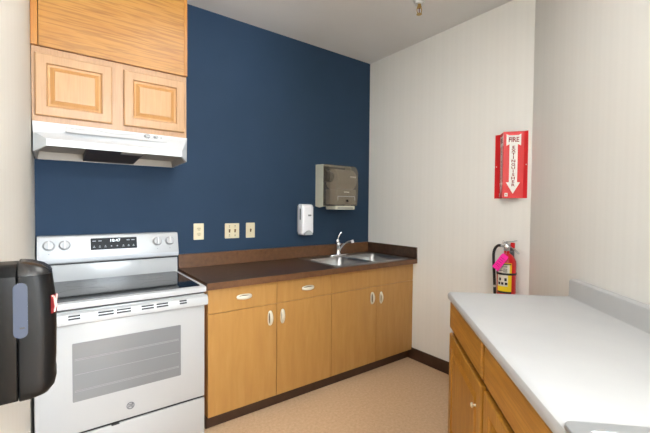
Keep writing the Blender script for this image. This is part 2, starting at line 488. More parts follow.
# outer sloping lip
ring_loft(bm, [[(u, v, z) for u, v in rrect(SX0+q, SX1-q, SY0+q, SY1-q, .03)] for q, z in ((0, ZC+.0003), (.001, ZC+.003), (.005, ZC+.0055), (.010, ZC+.006), (.014, zr))], False, False)
vs = {}
gx[0] += .004; gx[-1] -= .004; gy[0] += .004; gy[-1] -= .004
for i, x in enumerate(gx):
    for j, y in enumerate(gy): vs[i, j] = bm.verts.new((x, y, zr))
for i in range(5):
    for j in range(3):
        if j == 1 and i in (1, 3): continue
        bm.faces.new([vs[i, j], vs[i+1, j], vs[i+1, j+1], vs[i, j+1]])
t.part('rim', bm, 'steel', 35)
for a, b in bowls:
    bm = BM()
    rg = []
    for q, z, r in ((0, zr+.0004, .002), (.001, zr, .05), (.004, zr-.004, .052), (.010, ZC-.03, .055), (.018, ZC-.15, .06), (.034, ZC-.172, .06), (.06, ZC-.178, .05)):
        rg.append([(u, v, z) for u, v in rrect(a+q, b-q, by0+q, by1-q, r, 6)])
    ring_loft(bm, rg, False, True)
    bo = t.part('bowl', bm, 'steel', 60)
    bm = BM(); cx, cy = (a+b)/2, (by0+by1)/2
    lathe(bm, [(.055, -.1775+ZC), (.055, ZC-.1755), (.045, ZC-.1745), (.038, ZC-.1765), (.02, ZC-.177), (.001, ZC-.1765)], (cx, cy, 0))
    t.part('drain', bm, 'steel_dark', 50, under=bo)

zf = zr
fx, fy = 2.196, -.105
t = Thing('kitchen_faucet', 'chrome single lever faucet with a short arched spout on the sink', 'faucet', (fx, fy, zf))
bm = BM()
ring_loft(bm, [[(u, v, z) for u, v in rrect(fx-.10+q, fx+.10-q, fy-.028+q, fy+.028-q, .027-q, 6)] for q, z in ((0, zf+.0005), (0, zf+.008), (.004, zf+.013), (.012, zf+.015))])
t.part('base_plate', bm, 'chrome', 40)
bm = BM(); lathe(bm, [(.029, .013), (.026, .02), (.023, .035), (.022, .085), (.024, .095), (.024, .108), (.019, .122), (.008, .13)], (fx, fy, zf), seg=24)
t.part('body', bm, 'chrome', 50)
sp = [(fx+.002, fy-.008, zf+.028), (fx+.008, fy-.030, zf+.072), (fx+.016, fy-.060, zf+.108), (fx+.026, fy-.095, zf+.132), (fx+.036, fy-.125, zf+.142), (fx+.042, fy-.143, zf+.140)]
s_ = t.part('spout', tube(BM(), sp, lambda q: .0095-.0015*q), 'chrome', 60)
bm = BM(); cyl(bm, (fx+.043, fy-.146, zf+.153), (fx+.046, fy-.154, zf+.128), .0135, .012)
t.part('aerator', bm, 'white_pl', 40, under=s_, label='white spout tip')
bm = BM(); lathe(bm, [(.018, .120), (.0195, .13), (.0175, .146), (.01, .155), (.002, .157)], (fx-.008, fy, zf), (-.0, 0, 1), 20)
lv = t.part('lever_cap', bm, 'chrome', 50)
bm = BM(); tube(bm, [(fx-.006, fy, zf+.148), (fx-.002, fy-.004, zf+.17), (fx+.006, fy-.008, zf+.19), (fx+.016, fy-.012, zf+.207), (fx+.024, fy-.014, zf+.214)], lambda q: .0055+.004*q)
t.part('lever', bm, 'chrome', 60, under=lv)

# ------------------------------------------------------------------ range
RX0, RX1 = .000, .765
t = Thing('electric_range', 'white freestanding electric range with black glass cooktop', 'stove', ((RX0+RX1)/2, -.35, 0))
RF = -.66
bm = BM(); box(bm, RX0, RX1, RF, -.012, .03, .898, .003, 2)
for x in (RX0+.05, RX1-.05):
    for y in (RF+.06, -.07): cyl(bm, (x, y, 0), (x, y, .032), .018)
t.part('body', bm, 'enamel_matt', 40)
# cooktop frame with sloping front nose
bm = BM()
prof = [(-.09, .899), (-.09, .914), (-.696, .914), (-.703, .910), (-.705, .903), (-.702, .884), (-.665, .880), (-.665, .899)]
ring_loft(bm, [[(x, y, z) for y, z in prof] for x in (RX0-.002, RX1+.002)])
ck = t.part('cooktop', bm, 'enamel', 30)
bm = BM(); plate(bm, rrect(RX0+.020, RX1-.020, -.668, -.118, .012), lambda u, v, w: (u, v, w), .9142, .9165)
gt = t.part('glass_top', bm, 'black_glass', 30, under=ck, label='black ceramic glass top')
for cx, cy, r in ((.20, -.50, .115), (.56, -.50, .095), (.20, -.25, .08), (.56, -.25, .08), (.38, -.22, .05)):
    bm = BM()
    ring_loft(bm, [[(cx+rr*math.cos(a), cy+rr*math.sin(a), z) for a in [2*PI*i/48 for i in range(48)]] for rr, z in ((r, .9166), (r, .9168), (r-.002, .9168), (r-.002, .9166))], False, False)
    t.part('burner_ring', bm, 'burner', under=gt)
# riser and backguard
bm = BM(); box(bm, RX0, RX1, -.105, -.012, .899, 1.012, .003)
t.part('riser', bm, 'enamel', 40)
bm = BM(); box(bm, RX0+.006, RX1-.006, -.098, -.014, 1.012, 1.024)
t.part('vent_slot', bm, 'black_gap', label='dark slot under the control panel')
cp = [(-.014, 1.024), (-.118, 1.022), (-.127, 1.028), (-.131, 1.052), (-.098, 1.176), (-.090, 1.183), (-.014, 1.183)]
bm = BM(); ring_loft(bm, [[(x, y, z) for y, z in cp] for x in (RX0-.002, RX1+.002)])
bm.faces.ensure_lookup_table()
for f in bm.faces:
    zc = f.calc_center_median()
    if 1.035 < zc.z < 1.045 and zc.y < -.125: f.material_index = 1
bgd = t.part('control_panel', bm, ['enamel', 'enamel_grey'], 25)
p0 = Vector((0, -.131, 1.052)); pd = Vector((0, .033, .124)).normalized(); pn = Vector((0, -pd.z, pd.y))
def pf(u, v, o): return Vector((u, 0, 0))+p0+pd*v+pn*o     # on the sloping panel
bm = BM(); plate(bm, rrect(.256, .510, .042, .114, .003), pf, .0002, .0022)
text_bm(bm, '10:47', .027, lambda u, v, o: pf(.386+u, .096+v*.9, .0023+o), .0004, mi=2)
for x in (.275, .305, .46, .488):
    box_u = [(x-.009, .094), (x+.009, .094), (x+.009, .099), (x-.009, .099)]
    plate(bm, box_u, pf, .0022, .0026, 1)
for i, x in enumerate((.274, .304, .334, .366, .398, .432, .462, .490)):
    if i in (3, 4):
        plate(bm, [(x-.005, .062), (x, .058), (x+.005, .062), (x, .066)], pf, .0022, .0026, 1)
    else:
        plate(bm, [(x-.006, .056), (x+.006, .056), (x+.006, .059), (x-.006, .059)], pf, .0022, .0026, 1)
        plate(bm, [(x-.003, .063), (x+.003, .063), (x+.003, .067), (x-.003, .067)], pf, .0022, .0026, 1)
dsp = t.part('display', bm, ['display', 'display_ink', 'digits'], under=bgd, label='charcoal touch display with lit clock')
for kx in (.052, .127, .633, .711):
    bm = BM()
    c = pf(kx, .078, 0)
    lathe(bm, [(.030, .0002), (.030, .003), (.026, .006), (.0245, .020), (.022, .024), (.001, .0245)], c, pn, 28)
    k = t.part('knob', bm, 'enamel', 40, under=bgd)
    bm = BM(); ring_loft(bm, [[pf(kx+a*.004*q, .078+b*.023*q, o) for a, b in ((-1, -1), (1, -1), (1, 1), (-1, 1))] for q, o in ((1, .024), (1, .036), (.7, .038))])
    mesh_obj('knob_grip', bm, 'enamel_matt', bgd, t.base)
    bm = BM()
    plate(bm, [(kx-.003, .028), (kx+.003, .028), (kx+.003, .032), (kx-.003, .032)], pf, .0002, .0007)
    mesh_obj('printed_mark', bm, 'mid_grey', bgd, t.base)
    bm = BM(); ring_loft(bm, [[pf(kx+rr*math.sin(a), .078+rr*math.cos(a), .0005) for a in [math.radians(-150+10*q) for q in range(31)]] for rr in (.0345, .0360)], False, False, False)
    mesh_obj('knob_scale', bm, 'grey_pl', bgd, t.base)
# trim strip with vent slots
DF = -.688
bm = BM(); box(bm, RX0+.001, RX1-.001, DF+.002, RF-.0005, .842, .872, .003)
vt = t.part('vent_trim', bm, 'enamel', 40)
# oven door
bm = BM(); box(bm, RX0+.002, RX1-.002, DF, RF-.0005, .284, .842, .005, 3)
dr = t.part('oven_door', bm, 'enamel', 40)
bm = BM(); plate(bm, rrect(.143, .632, .437, .716, .004), lambda u, v, o: (u, DF-o, v), .0002, .0014)
for z in (.484, .490, .566, .634, .640):
    box(bm, .152, .622, DF-.0017, DF-.0014, z-.0010, z+.0010, mi=1)
wn = t.part('oven_window', bm, ['oven_glass', 'rack'], under=dr, label='grey oven window with faint rack lines')
# monogram
bm = BM(); cx, cz = .385, .347
ring_loft(bm, [[(cx+rr*math.cos(a), DF-o, cz+rr*math.sin(a)) for a in [2*PI*i/40 for i in range(40)]] for rr, o in ((.0185, .0002), (.0185, .0012), (.0138, .0012), (.0138, .0002))], False, False)
for a in range(4):
    ang = a*PI/2+PI/4
    ring_loft(bm, [[(cx+.0135*math.cos(ang+q)*1, DF-.0008, cz+.0135*math.sin(ang+q)) for q in (-.22, 0, .22)], [(cx+.0112*math.cos(ang+q), DF-.0008, cz+.0112*math.sin(ang+q)) for q in (-.35, 0, .1)]], False, False, False)
text_bm(bm, 'GE', .019, lambda u, v, o: (cx+u*.85+v*.25, DF-.0002-o, cz+v), .0008, bold=.0009)
t.part('logo', bm, 'logo', under=dr, label='grey round monogram')
# handle : full width flat bar, with two posts
bm = BM()
prof = [(-.702, .813), (-.714, .811), (-.722, .817), (-.724, .838), (-.716, .860), (-.700, .868), (-.699, .860)]
ring_loft(bm, [[(x, y, z) for y, z in prof] for x in (RX0-.004, RX1+.006)])
for x in (RX0+.02, RX1-.02): box(bm, x-.02, x+.02, -.703, DF+.0002, .822, .856)
hd = t.part('door_handle', bm, 'enamel', 30, under=dr, label='white full width handle strip with vent slots')
for x0, x1 in ((.128, .175), (.245, .310), (.322, .385), (.432, .490), (.503, .560), (.618, .655)):
    for zz in (.842, .854):
        bm = BM()
        q = (zz-.838)/.022; y = -.724+.008*q
        ring_loft(bm, [[(x, y-.002, zz-.0038), (x, y+.0004, zz+.0038), (x, y+.0018, zz+.0038), (x, y, zz-.0038)] for x in (x0, x1)])
        mesh_obj('vent_slot', bm, 'black_gap', dr, t.base)
bm = BM(); box(bm, RX0+.004, RX1-.004, RF-.012, RF-.0005, .874, .881)
t.part('upper_seam', bm, 'black_gap')
bm = BM(); box(bm, RX0+.002, RX1-.002, DF, RF-.0005, .05, .273, .005, 3)
t.part('storage_drawer', bm, 'enamel', 40)
bm = BM(); box(bm, RX0+.004, RX1-.004, DF+.010, RF-.0005, .272, .286); box(bm, .30, .335, DF-.0015, DF+.004, .270, .283)
t.part('lower_seam', bm, 'black_gap')

# ------------------------------------------------------------------ upper cabinet, soffit box, hood
UY = -.338; ZU0, ZU1 = 1.800, 2.191
UX0, UX1 = -.009, .7665
t = Thing('wall_cabinet', 'light oak wall cabinet with two raised panel doors above the range hood', 'cabinet', (.38, -.17, ZU0))
UF = UY+.019
bm = BM()
box(bm, UX0, UX1, UF+.019, -.001, ZU0, ZU1-.001)
t.part('body', bm, 'oak_light')
bm = BM()
dx = [(.005, .352), (.410, .752)]
for a, b, c, d in ((UX0, .03, ZU0, ZU1-.001), (.74, UX1, ZU0, ZU1-.001), (.335, .43, ZU0+.055, ZU1-.05), (.03, .74, ZU0, ZU0+.055), (.03, .74, ZU1-.05, ZU1-.001)):
    box(bm, a, b, UF, UF+.0185, c, d)
t.part('face_frame', bm, 'oak_light')
for a, b in dx:
    bm = BM(); rect_door(bm, a, b, 1.833, 2.155, lambda u, v, o: (u, UF-.0003-o, v), .019, .052)
    t.part('door', bm, ['oak_rail', 'oak_bead_shading', 'oak_panel'])
t = Thing('soffit_box', 'orange oak plywood box closing the space above the light oak cabinet', 'soffit box', (.38, -.17, ZU1))
bm = BM(); box(bm, .022, .748, UY+.001, UY+.018, ZU1+.0005, H-.0005); box(bm, -.0095, .019, UY+.018, -.001, ZU1+.0005, H-.0005); box(bm, .7475, .7662, UY+.018, -.001, ZU1+.0005, H-.0005)
t.part('panel', bm, 'oak_soffit')
for a, b in ((-.010, .0185), (.7485, .7675)):
    bm = BM(); box(bm, a, b, UY-.002, UY+.0175, ZU1+.0005, H-.0005, .001, 1)
    t.part('edge_trim', bm, 'oak_trim')

# hood
t = Thing('range_hood', 'white under cabinet range hood over the stove', 'range hood', (.38, -.22, 1.65))
hx0, hx1 = -.007, .765
zt, zb = 1.7995, 1.652
yf = -.45; ins = .060
zl = 1.698
side = [(hx0, UY, 1.735)]
Tp = lambda x, y, z: Vector((x, y, z))
top = [Tp(hx0, -.001, zt), Tp(hx0, UY, zt), Tp(hx0, UY, 1.735), Tp(hx0+ins, yf, zl), Tp(hx1-ins, yf, zl), Tp(hx1, UY, 1.735), Tp(hx1, UY, zt), Tp(hx1, -.001, zt)]
bm = BM()
v = {k: bm.verts.new(p) for k, p in dict(a=Tp(hx0, -.001, zt), b=Tp(hx0, UY, zt), c=Tp(hx1, UY, zt), d=Tp(hx1, -.001, zt),
     e=Tp(hx0+.004, UY-.030, 1.740), f=Tp(hx0+ins, yf, zl), g=Tp(hx1-ins, yf, zl), h=Tp(hx1-.012, UY-.030, 1.735),
     i=Tp(hx0, -.001, 1.636), j=Tp(hx0+.002, UY-.022, 1.640), k=Tp(hx0+ins, yf+.002, 1.664), l=Tp(hx1-ins, yf+.002, 1.664), m=Tp(hx1-.008, UY-.022, 1.646), n=Tp(hx1, -.001, 1.640)).items()}
F = lambda s: bm.faces.new([v[q] for q in s])
F('abcd'); F('befghc'); F('fklg'); F('ejkf'); F('hglm'); F('abeji'); F('dnmhc'); F('adni')
# flat return flange and recessed pan underneath
inner = [Tp(hx0+.010, -.010, 1.637), Tp(hx0+.012, UY, 1.641), Tp(hx0+ins+.004, yf+.010, 1.664), Tp(hx1-ins-.004, yf+.010, 1.664), Tp(hx1-.016, UY, 1.646), Tp(hx1-.010, -.010, 1.641)]
iv = [bm.verts.new(p) for p in inner]
ov = [v[q] for q in 'ijklmn']
for q in range(6):
    bm.faces.new((ov[q], ov[(q+1) % 6], iv[(q+1) % 6], iv[q]))
t.part('shell', bm, 'enamel_matt')
bm = BM()
zp = 1.682
lo = [p+Vector((0, 0, .0003)) for p in inner]
up = [Vector((p.x+(.01 if p.x < .38 else -.01), p.y+(.02 if p.y < -.2 else -.006), zp)) for p in inner]
ring_loft(bm, [lo, up], False, True)
pan = t.part('underside_pan', bm, 'hood_in', label='grey metal underside pan')
bm = BM(); hull(bm, [(x, y, z) for x in (.225, .505) for y, z in ((-.425, zp-.0005), (-.425, zp-.012), (-.016, zp-.0005), (-.016, 1.642))])
t.part('filter', bm, 'filter', 40, under=pan, label='dark greasy mesh filter')
bm = BM(); box(bm, .39, .50, -.432, -.33, zp-.020, zp-.001, .004)
t.part('lamp_lens', bm, 'lens', 40, under=pan)
# control strip and switches on the sloping front
hp0 = Vector((0, UY, zt)); hd_ = Vector((0, yf-UY, zl-zt)).normalized(); hn = Vector((0, hd_.z, -hd_.y)); hn = hn if hn.y < 0 else -hn
def hf(u, v, o): return Vector((u, 0, 0))+hp0+hd_*v+hn*o
bm = BM(); plate(bm, rrect(.135, .635, .020, .075, .004), hf, .0002, .0012)
cs = t.part('control_strip', bm, 'enamel_matt', under=None)
bm = BM()
arc = [hf(.26+.21*i/14, .024+.020*math.sin(PI*i/14), .0014) for i in range(15)]
tube(bm, arc, .0010, 6, False)
for x0 in (.155, .175, .19, .205): plate(bm, [(x0, .036), (x0+.012, .036), (x0+.012, .039), (x0, .039)], hf, .0012, .0016)
mesh_obj('printed_line', bm, 'grey_pl', cs, t.base)
for i, (kx, r) in enumerate(((.530, .0155), (.578, .011))):
    bm = BM(); lathe(bm, [(r, .0012), (r, .009), (r-.003, .012), (.001, .0125)], hf(kx, .034, 0), hn, 20)
    k = mesh_obj('knob', bm, 'enamel', cs, t.base, smooth=40)
    bm = BM(); ring_loft(bm, [[hf(kx+rr*math.cos(a), .034+rr*math.sin(a), .0016) for a in [PI*.4+1.35*PI*q/20 for q in range(21)]] for rr in (r+.001, r+.005)], False, False, False)
    mesh_obj('knob_scale', bm, 'mid_grey', cs, t.base)
bm = BM()
for q in (.598, .606): plate(bm, [(q, .026), (q+.004, .026), (q+.004, .040), (q, .040)], hf, .0012, .0018)
mesh_obj('printed_mark', bm, 'mid_grey', cs, t.base)

# ------------------------------------------------------------------ things on the blue wall
def wp(cx, cz, yy=0): return lambda u, v, o: (cx+u, yy-o, cz+v)
def plate_thing(name, label, cx, cz, w, h, cat):
    t = Thing(name, label, cat, (cx, 0, cz-h/2))
    f = wp(cx, cz)
    bm = BM(); ring_loft(bm, [[f(u, v, o) for u, v in rrect(-w/2+q, w/2-q, -h/2+q, h/2-q, .005)] for q, o in ((0, .0003), (0, .003), (.003, .006))])
    p = t.part('cover_plate', bm, 'ivory')
    return t, p, f
t, pl, f = plate_thing('electrical_outlet', 'ivory duplex outlet on the blue wall nearest the range', .944, 1.176, .076, .122, 'outlet')
for dz in (.02, -.02):
    bm = BM(); plate(bm, rrect(-.017, .017, dz-.0145, dz+.0145, .012), f, .006, .0078)
    r = t.part('receptacle', bm, 'ivory_face', under=None)
    bm = BM()
    for u0, u1, v0, v1 in ((-.0085, -.0055, -.002, .008), (.0055, .0085, -.002, .008), (-.0025, .0025, -.010, -.0055)):
        plate(bm, [(u0, dz+v0), (u1, dz+v0), (u1, dz+v1), (u0, dz+v1)], f, .0078, .0081)
    mesh_obj('slots', bm, 'slot', r, t.base)
def toggle(t, f, u, col, dots=True):
    bm = BM(); plate(bm, [(u-.006, -.013), (u+.006, -.013), (u+.006, .013), (u-.006, .013)], f, .006, .0068)
    s = t.part('switch_slot', bm, col)
    bm = BM(); ring_loft(bm, [[f(u+a*.0042*q, o2+b*.0055*q, o) for a, b in ((-1, -1), (1, -1), (1, 1), (-1, 1))] for q, o, o2 in ((1, .0068, 0), (.8, .018, .008))])
    mesh_obj('toggle', bm, col, s, t.base)
    for dz in (.030, -.030):
        bm = BM(); lathe(bm, [(.0033, .006), (.003, .0075), (.0005, .0078)], f(u, dz, 0), (0, -1, 0), 12)
        t.part('screw', bm, 'toggle_brown' if dots else 'ivory_face', 40)
t, pl, f = plate_thing('light_switch', 'ivory double plate with two brown toggles, middle plate on the blue wall', 1.205, 1.174, .118, .118, 'light switch')
toggle(t, f, -.023, 'toggle_brown'); toggle(t, f, .023, 'toggle_brown')
for u in (-.023, .023):
    for dz in (.040, -.040):
        bm = BM()
        plate(bm, [(u-.005, dz-.002), (u+.005, dz-.002), (u+.005, dz+.002), (u-.005, dz+.002)], f, .006, .0063)
        t.part('slot', bm, 'slot')
t, pl, f = plate_thing('light_switch', 'ivory single plate with one toggle on the blue wall, nearest the soap dispenser', 1.361, 1.174, .078, .122, 'light switch')
toggle(t, f, 0, 'toggle_brown', False)

# white soap dispenser
sx0, sx1, sz0, sz1 = 1.804, 1.926, 1.118, 1.392
t = Thing('soap_dispenser', 'white wall mounted soap dispenser on the blue wall above the worktop', 'soap dispenser', ((sx0+sx1)/2, 0, sz0))
bm = BM(); plate(bm, rrect(sx0+.006, sx1-.006, sz0+.02, sz1-.01, .015), lambda u, v, o: (u, -o, v), .0005, .03)
t.part('back_plate', bm, 'grey_pl', 40)
bm = BM()
sec = [(.022, 0, 0, .018), (.030, -.002, 0, .02), (.080, .001, .002, .024), (.093, .006, .008, .026), (.100, .016, .02, .028), (.102, .03, .04, .02)]
ring_loft(bm, [[(u, -y, v) for u, v in rrect(sx0+q, sx1-q, sz0+p, sz1-p, r, 6)] for y, q, p, r in sec])
sb = t.part('cover', bm, 'white_pl', 50)
bm = BM(); box(bm, sx0-.0015, sx0+.004, -.072, -.052, 1.255, 1.352, .002)
t.part('level_window', bm, 'mid_grey', 40, under=sb, label='dark grey level window')
bm = BM(); ring_loft(bm, [[((sx0+sx1)/2+.042*k*math.cos(a), -y, sz0+.008+.036*k*max(0, math.sin(a))+(0 if math.sin(a) > -.01 else -.004)) for a in [2*PI*i/28 for i in range(28)]] for k, y in ((1, .092), (1, .104), (.9, .109))])
t.part('push_bar', bm, 'grey_pl', 50, under=sb, label='pale grey push bar')
bm = BM(); box(bm, sx0+.056, sx0+.088, -.1032, -.102, 1.286, 1.300)
t.part('printed_mark', bm, 'mid_grey', under=sb)

# paper towel dispenser
px0, px1, pz0, pz1 = 2.006, 2.336, 1.392, 1.755
t = Thing('paper_towel_dispenser', 'smoky brown paper towel dispenser with cream side on the blue wall', 'paper towel dispenser', ((px0+px1)/2, 0, 1.36))
bm = BM()
# cream back housing, hollow in front
pr = [(-.0005, pz0-.018), (-.0005, pz1), (-.105, pz1-.004), (-.118, pz1-.012), (-.118, pz0-.02), (-.06, pz0-.028)]
for x0, x1 in ((px0, px0+.006), (px1-.006, px1)):
    ring_loft(bm, [[(x, y, z) for y, z in pr] for x in (x0, x1)])
box(bm, px0+.006, px1-.006, -.03, -.0005, pz0-.018, pz1)
box(bm, px0+.006, px1-.006, -.11, -.03, pz1-.01, pz1-.004)
t.part('back_housing', bm, 'cream_pl', label='cream back housing')
# smoked cover : profile shell wrapping the front
def towel_prof(off):
    P = [(-.119, pz1-.006-off), (-.165, pz1-.008-off), (-.196, pz1-.024-off*.8), (-.215+off, pz1-.058), (-.222+off, pz1-.11), (-.224+off, pz1-.2), (-.220+off, pz0+.06), (-.208+off, pz0-.006), (-.190, pz0-.012+off), (-.119, pz0-.014+off)]
    return [(p.y, p.z) for p in smooth_pts([(0, y, z) for y, z in P], 4)]
bm = BM()
po = towel_prof(0)
outer = []
for x, k in ((px0+.002, .93), (px0+.006, .985), (px0+.016, 1), (px1-.016, 1), (px1-.006, .985), (px1-.002, .93)):
    outer.append([(x, -.119+(y+.119)*k, 1.575+(z-1.575)*(1-(1-k)*.3)) for y, z in po])
ring_loft(bm, outer, True, True, False)
t.part('cover', bm, 'smoke', 45, label='smoked translucent cover')
bm = BM(); cyl(bm, (px0+.10, -.118, 1.62), (px1-.012, -.118, 1.62), .094, seg=40)
t.part('paper_roll', bm, 'taupe_pl', 40)
bm = BM(); box(bm, px0+.0065, px1-.0065, -.034, -.0305, pz0-.012, pz1-.012)
t.part('inner_back', bm, 'inner_dark', label='dark inner back wall')
bm = BM(); cyl(bm, (px0+.008, -.105, 1.65), (px0+.099, -.105, 1.64), .062, .045, seg=30)
t.part('roll_holder', bm, 'blk_pl', 40)
bm = BM(); box(bm, px0+.09, px1-.014, -.205, -.034, pz0+.0, 1.53, .008)
t.part('mechanism', bm, 'taupe_pl', 40)
bm = BM(); box(bm, px0+.075, px1-.035, -.214, -.06, pz0-.046, pz0-.012, .006)
ch = t.part('paper_chute', bm, 'cream_pl', 40, label='cream paper chute')
bm = BM(); box(bm, px0+.095, px1-.06, -.2155, -.2145, pz0-.036, pz0-.028)
t.part('chute_slot', bm, 'mid_grey', under=ch)
bm = BM()
xc = (px0+px1)/2+.02
for u0, u1, v0, v1 in ((-.10, .10, 1.462, 1.466), (-.10, -.097, 1.43, 1.466), (.097, .10, 1.43, 1.466)):
    box(bm, xc+u0, xc+u1, -.2255, -.2235, v0, v1)
t.part('cover_frame_line', bm, 'grey_pl')
bm = BM(); lathe(bm, [(.012, 0), (.012, .004), (.001, .005)], (xc+.01, -.2235, 1.425), (0, -1, 0), 20)
t.part('lock', bm, 'blk_pl', 40)
bm = BM()
for u in range(5): box(bm, px1-.098+u*.014, px1-.088+u*.014, -.2222, -.2202, pz1-.122, pz1-.108, .0005, 1)
t.part('printed_mark', bm, 'label_w')
bm = BM()
for u in range(5): box(bm, xc-.03+u*.013, xc-.021+u*.013, -.2262, -.2245, 1.50, 1.507, .0005, 1)
t.part('printed_mark', bm, 'label_w')

# black soap dispenser on the left wall
by, hw = -1.785, .055
t = Thing('soap_dispenser', 'black automatic soap dispenser on the left wall in the foreground', 'soap dispenser', (XL, by, .985))
def dsec(z, x0, x1, w, r): return [(u, v, z) for u, v in rrect(x0, x1, by-w, by+w, (.003, r, r, .003), 6)]
def bsec(z, x0, x1, w): return [(u, v, z) for u, v in rrect(x0, x1, by-w, by+w, .003, 3)]
bm = BM(); ring_loft(bm, [bsec(.986, XL+.0005, .026, hw-.006), bsec(1.0, XL+.0005, .026, hw), bsec(1.229, XL+.0005, .026, hw), bsec(1.243, XL+.0005, .026, hw-.012), bsec(1.250, XL+.0005, .026, hw-.025)])
t.part('back_plate', bm, 'blk_pl', 35)
bm = BM(); ring_loft(bm, [dsec(.982, .027, .056, hw-.012, .016), dsec(.988, .027, .073, hw-.004, .022), dsec(1.000, .027, .083, hw, .028), dsec(1.016, .027, .0865, hw, .03), dsec(1.030, .027, .0845, hw, .03), dsec(1.06, .027, .0865, hw, .03), dsec(1.12, .027, .0873, hw, .03), dsec(1.18, .027, .0855, hw, .03), dsec(1.229, .027, .080, hw, .03)])
cv = t.part('cover', bm, 'blk_pl', 60)
bm = BM(); ring_loft(bm, [dsec(1.2295, .027, .0805, hw+.0005, .03), dsec(1.236, .027, .077, hw-.002, .029), dsec(1.245, .027, .066, hw-.009, .025), dsec(1.2515, .027, .050, hw-.018, .02), dsec(1.254, .027, .037, hw-.03, .008)])
t.part('top_cap', bm, 'blk_cap', 60)
yn = by-hw
bm = BM(); plate(bm, rrect(.0205, .0425, 1.110, 1.217, .0105), lambda u, v, o: (u, yn-o, v), .0003, .0015)
t.part('level_window', bm, 'level_win', 40, label='smoky blue level window')
bm = BM(); plate(bm, rrect(.030, .038, 1.128, 1.131, .001), lambda u, v, o: (u, yn-o, v), .0016, .0019)
t.part('window_mark', bm, 'ink')
# sticker wrapped on the rounded front corner
def arcpt(a, z, o): # near front corner of the cover
    r = .03+o; return (.0868-.03+r*math.sin(a), by-hw+.03-r*math.cos(a), z)
bm = BM()
ring_loft(bm, [[arcpt(a, z, .0012) for a in [.75+.85*i/6 for i in range(7)]] for z in (1.148, 1.186)], False, False, False)
stk = mesh_obj('sticker', bm, 'dark_red', cv, t.base)
bm = BM()
for pts in ([(.85, 1.184), (.98, 1.180), (1.06, 1.168), (1.14, 1.160)], [(1.35, 1.184), (1.22, 1.174), (1.12, 1.162), (1.0, 1.150)], [(1.05, 1.166), (1.25, 1.164), (1.42, 1.156)]):
    tube(bm, [arcpt(a, z, .0022) for a, z in pts], .0016, 6)
mesh_obj('sticker_emblem', bm, 'emblem', cv, t.base)

# ------------------------------------------------------------------ fire extinguisher sign (V shaped) on the end wall
z0, z1 = 1.440, 1.900
ya, yc, yd = -1.372, -1.438, -1.541
ap = .080
t = Thing('fire_extinguisher_sign', 'red and white V shaped fire extinguisher sign on the end wall', 'sign', (W, yc, z0))
bm = BM()
pts = [(W-.0005, -1.336), (W-.0005, ya), (W-ap, yc), (W-.0005, yd), (W-.0005, -1.566)]
th = .0022
pin = [(W-.0005-th, -1.336), (W-.0005-th, ya-.001), (W-ap-th*1.4, yc), (W-.0005-th, yd+.001), (W-.0005-th, -1.566)]
poly = pts+pin[::-1]
ring_loft(bm, [[(x, y, z) for x, y in poly] for z in (z0, z1)])
sg = t.part('panel', bm, 'sign_red')
def face(p, q):
    p = Vector((p[0], p[1], 0)); q = Vector((q[0], q[1], 0)); L = (q-p).length; d = (q-p).normalized(); n = Vector((0, 0, 1)).cross(d)
    if n.x > 0: n = -n
    return L, lambda u, v, o: p+d*u+n*(o+.0004)+Vector((0, 0, v))
for a, b in ((pin[1], pin[2]), (pin[2], pin[3])):
    L, f = face(a, b)
    m = L/2
    bm = BM()
    # banner with notched ends + arrow
    ban = [(-.046, .443), (-.030, .434), (.030, .434), (.046, .443), (.046, .362), (.030, .371), (-.030, .371), (-.046, .362)]
    plate(bm, [(m+u, z0+v) for u, v in ban], f, 0, .0006)
    arw = [(-.026, .372), (.026, .372), (.026, .110), (.045, .110), (0, .030), (-.045, .110), (-.026, .110)]
    plate(bm, [(m+u, z0+v) for u, v in arw], f, 0, .0006)
    plate(bm, rrect(m-.052, m-.032, z0+.012, z0+.036, .001), f, 0, .0006)
    flip = 1
    text_bm(bm, 'FIRE', .046, lambda u, v, o: f(m+u, z0+.4025+v, .0006+o), .0003, mi=1, bold=.0014, sx=.80)
    for i, chh in enumerate('EXTINGUISHER'):
        text_bm(bm, chh, .027, lambda u, v, o: f(m+u, z0+.350-i*.0236+v, .0006+o), .0003, mi=1, bold=.0008, sx=1.3)
    text_bm(bm, 'o', .014, lambda u, v, o: f(m-.042+u, z0+.024+v, .0006+o), .0003, mi=1, bold=.001)
    ar = t.part('arrow', bm, ['sign_white', 'sign_dark'], under=sg, label='white banner and downward arrow with red lettering')
for y in (-1.348, -1.557):
    bm = BM(); lathe(bm, [(.004, 0), (.0035, .002), (.0005, .0026)], (W-.0028, y, z0+.23), (-1, 0, 0), 12)
    t.part('screw', bm, 'sign_white', 40)

# ------------------------------------------------------------------ fire extinguisher
ex, ey = W-.068, -1.470
t = Thing('fire_extinguisher', 'red fire extinguisher with a pink tag hanging on the end wall', 'fire extinguisher', (ex, ey, .60))
R_ = .060
bm = BM(); lathe(bm, [(.045, .60), (.057, .603), (R_, .612), (R_, .985), (.0585, 1.005), (.049, 1.025), (.038, 1.042), (.024, 1.053), (.018, 1.058), (.018, 1.075)], (ex, ey, 0), seg=40)
tk = t.part('tank', bm, 'red', 50)
def wrapf(rad): return lambda u, v, o: (ex-(rad+o)*math.cos(u/rad), ey+(rad+o)*math.sin(u/rad), v)
def patch(bm, u0, u1, v0, v1, o=.0006, rad=R_, n=12):
    f = wrapf(rad); R0 = [[f(u0+(u1-u0)*i/n, v, o) for i in range(n+1)] for v in (v0, v1)]
    return ring_loft(bm, R0, False, False, False)
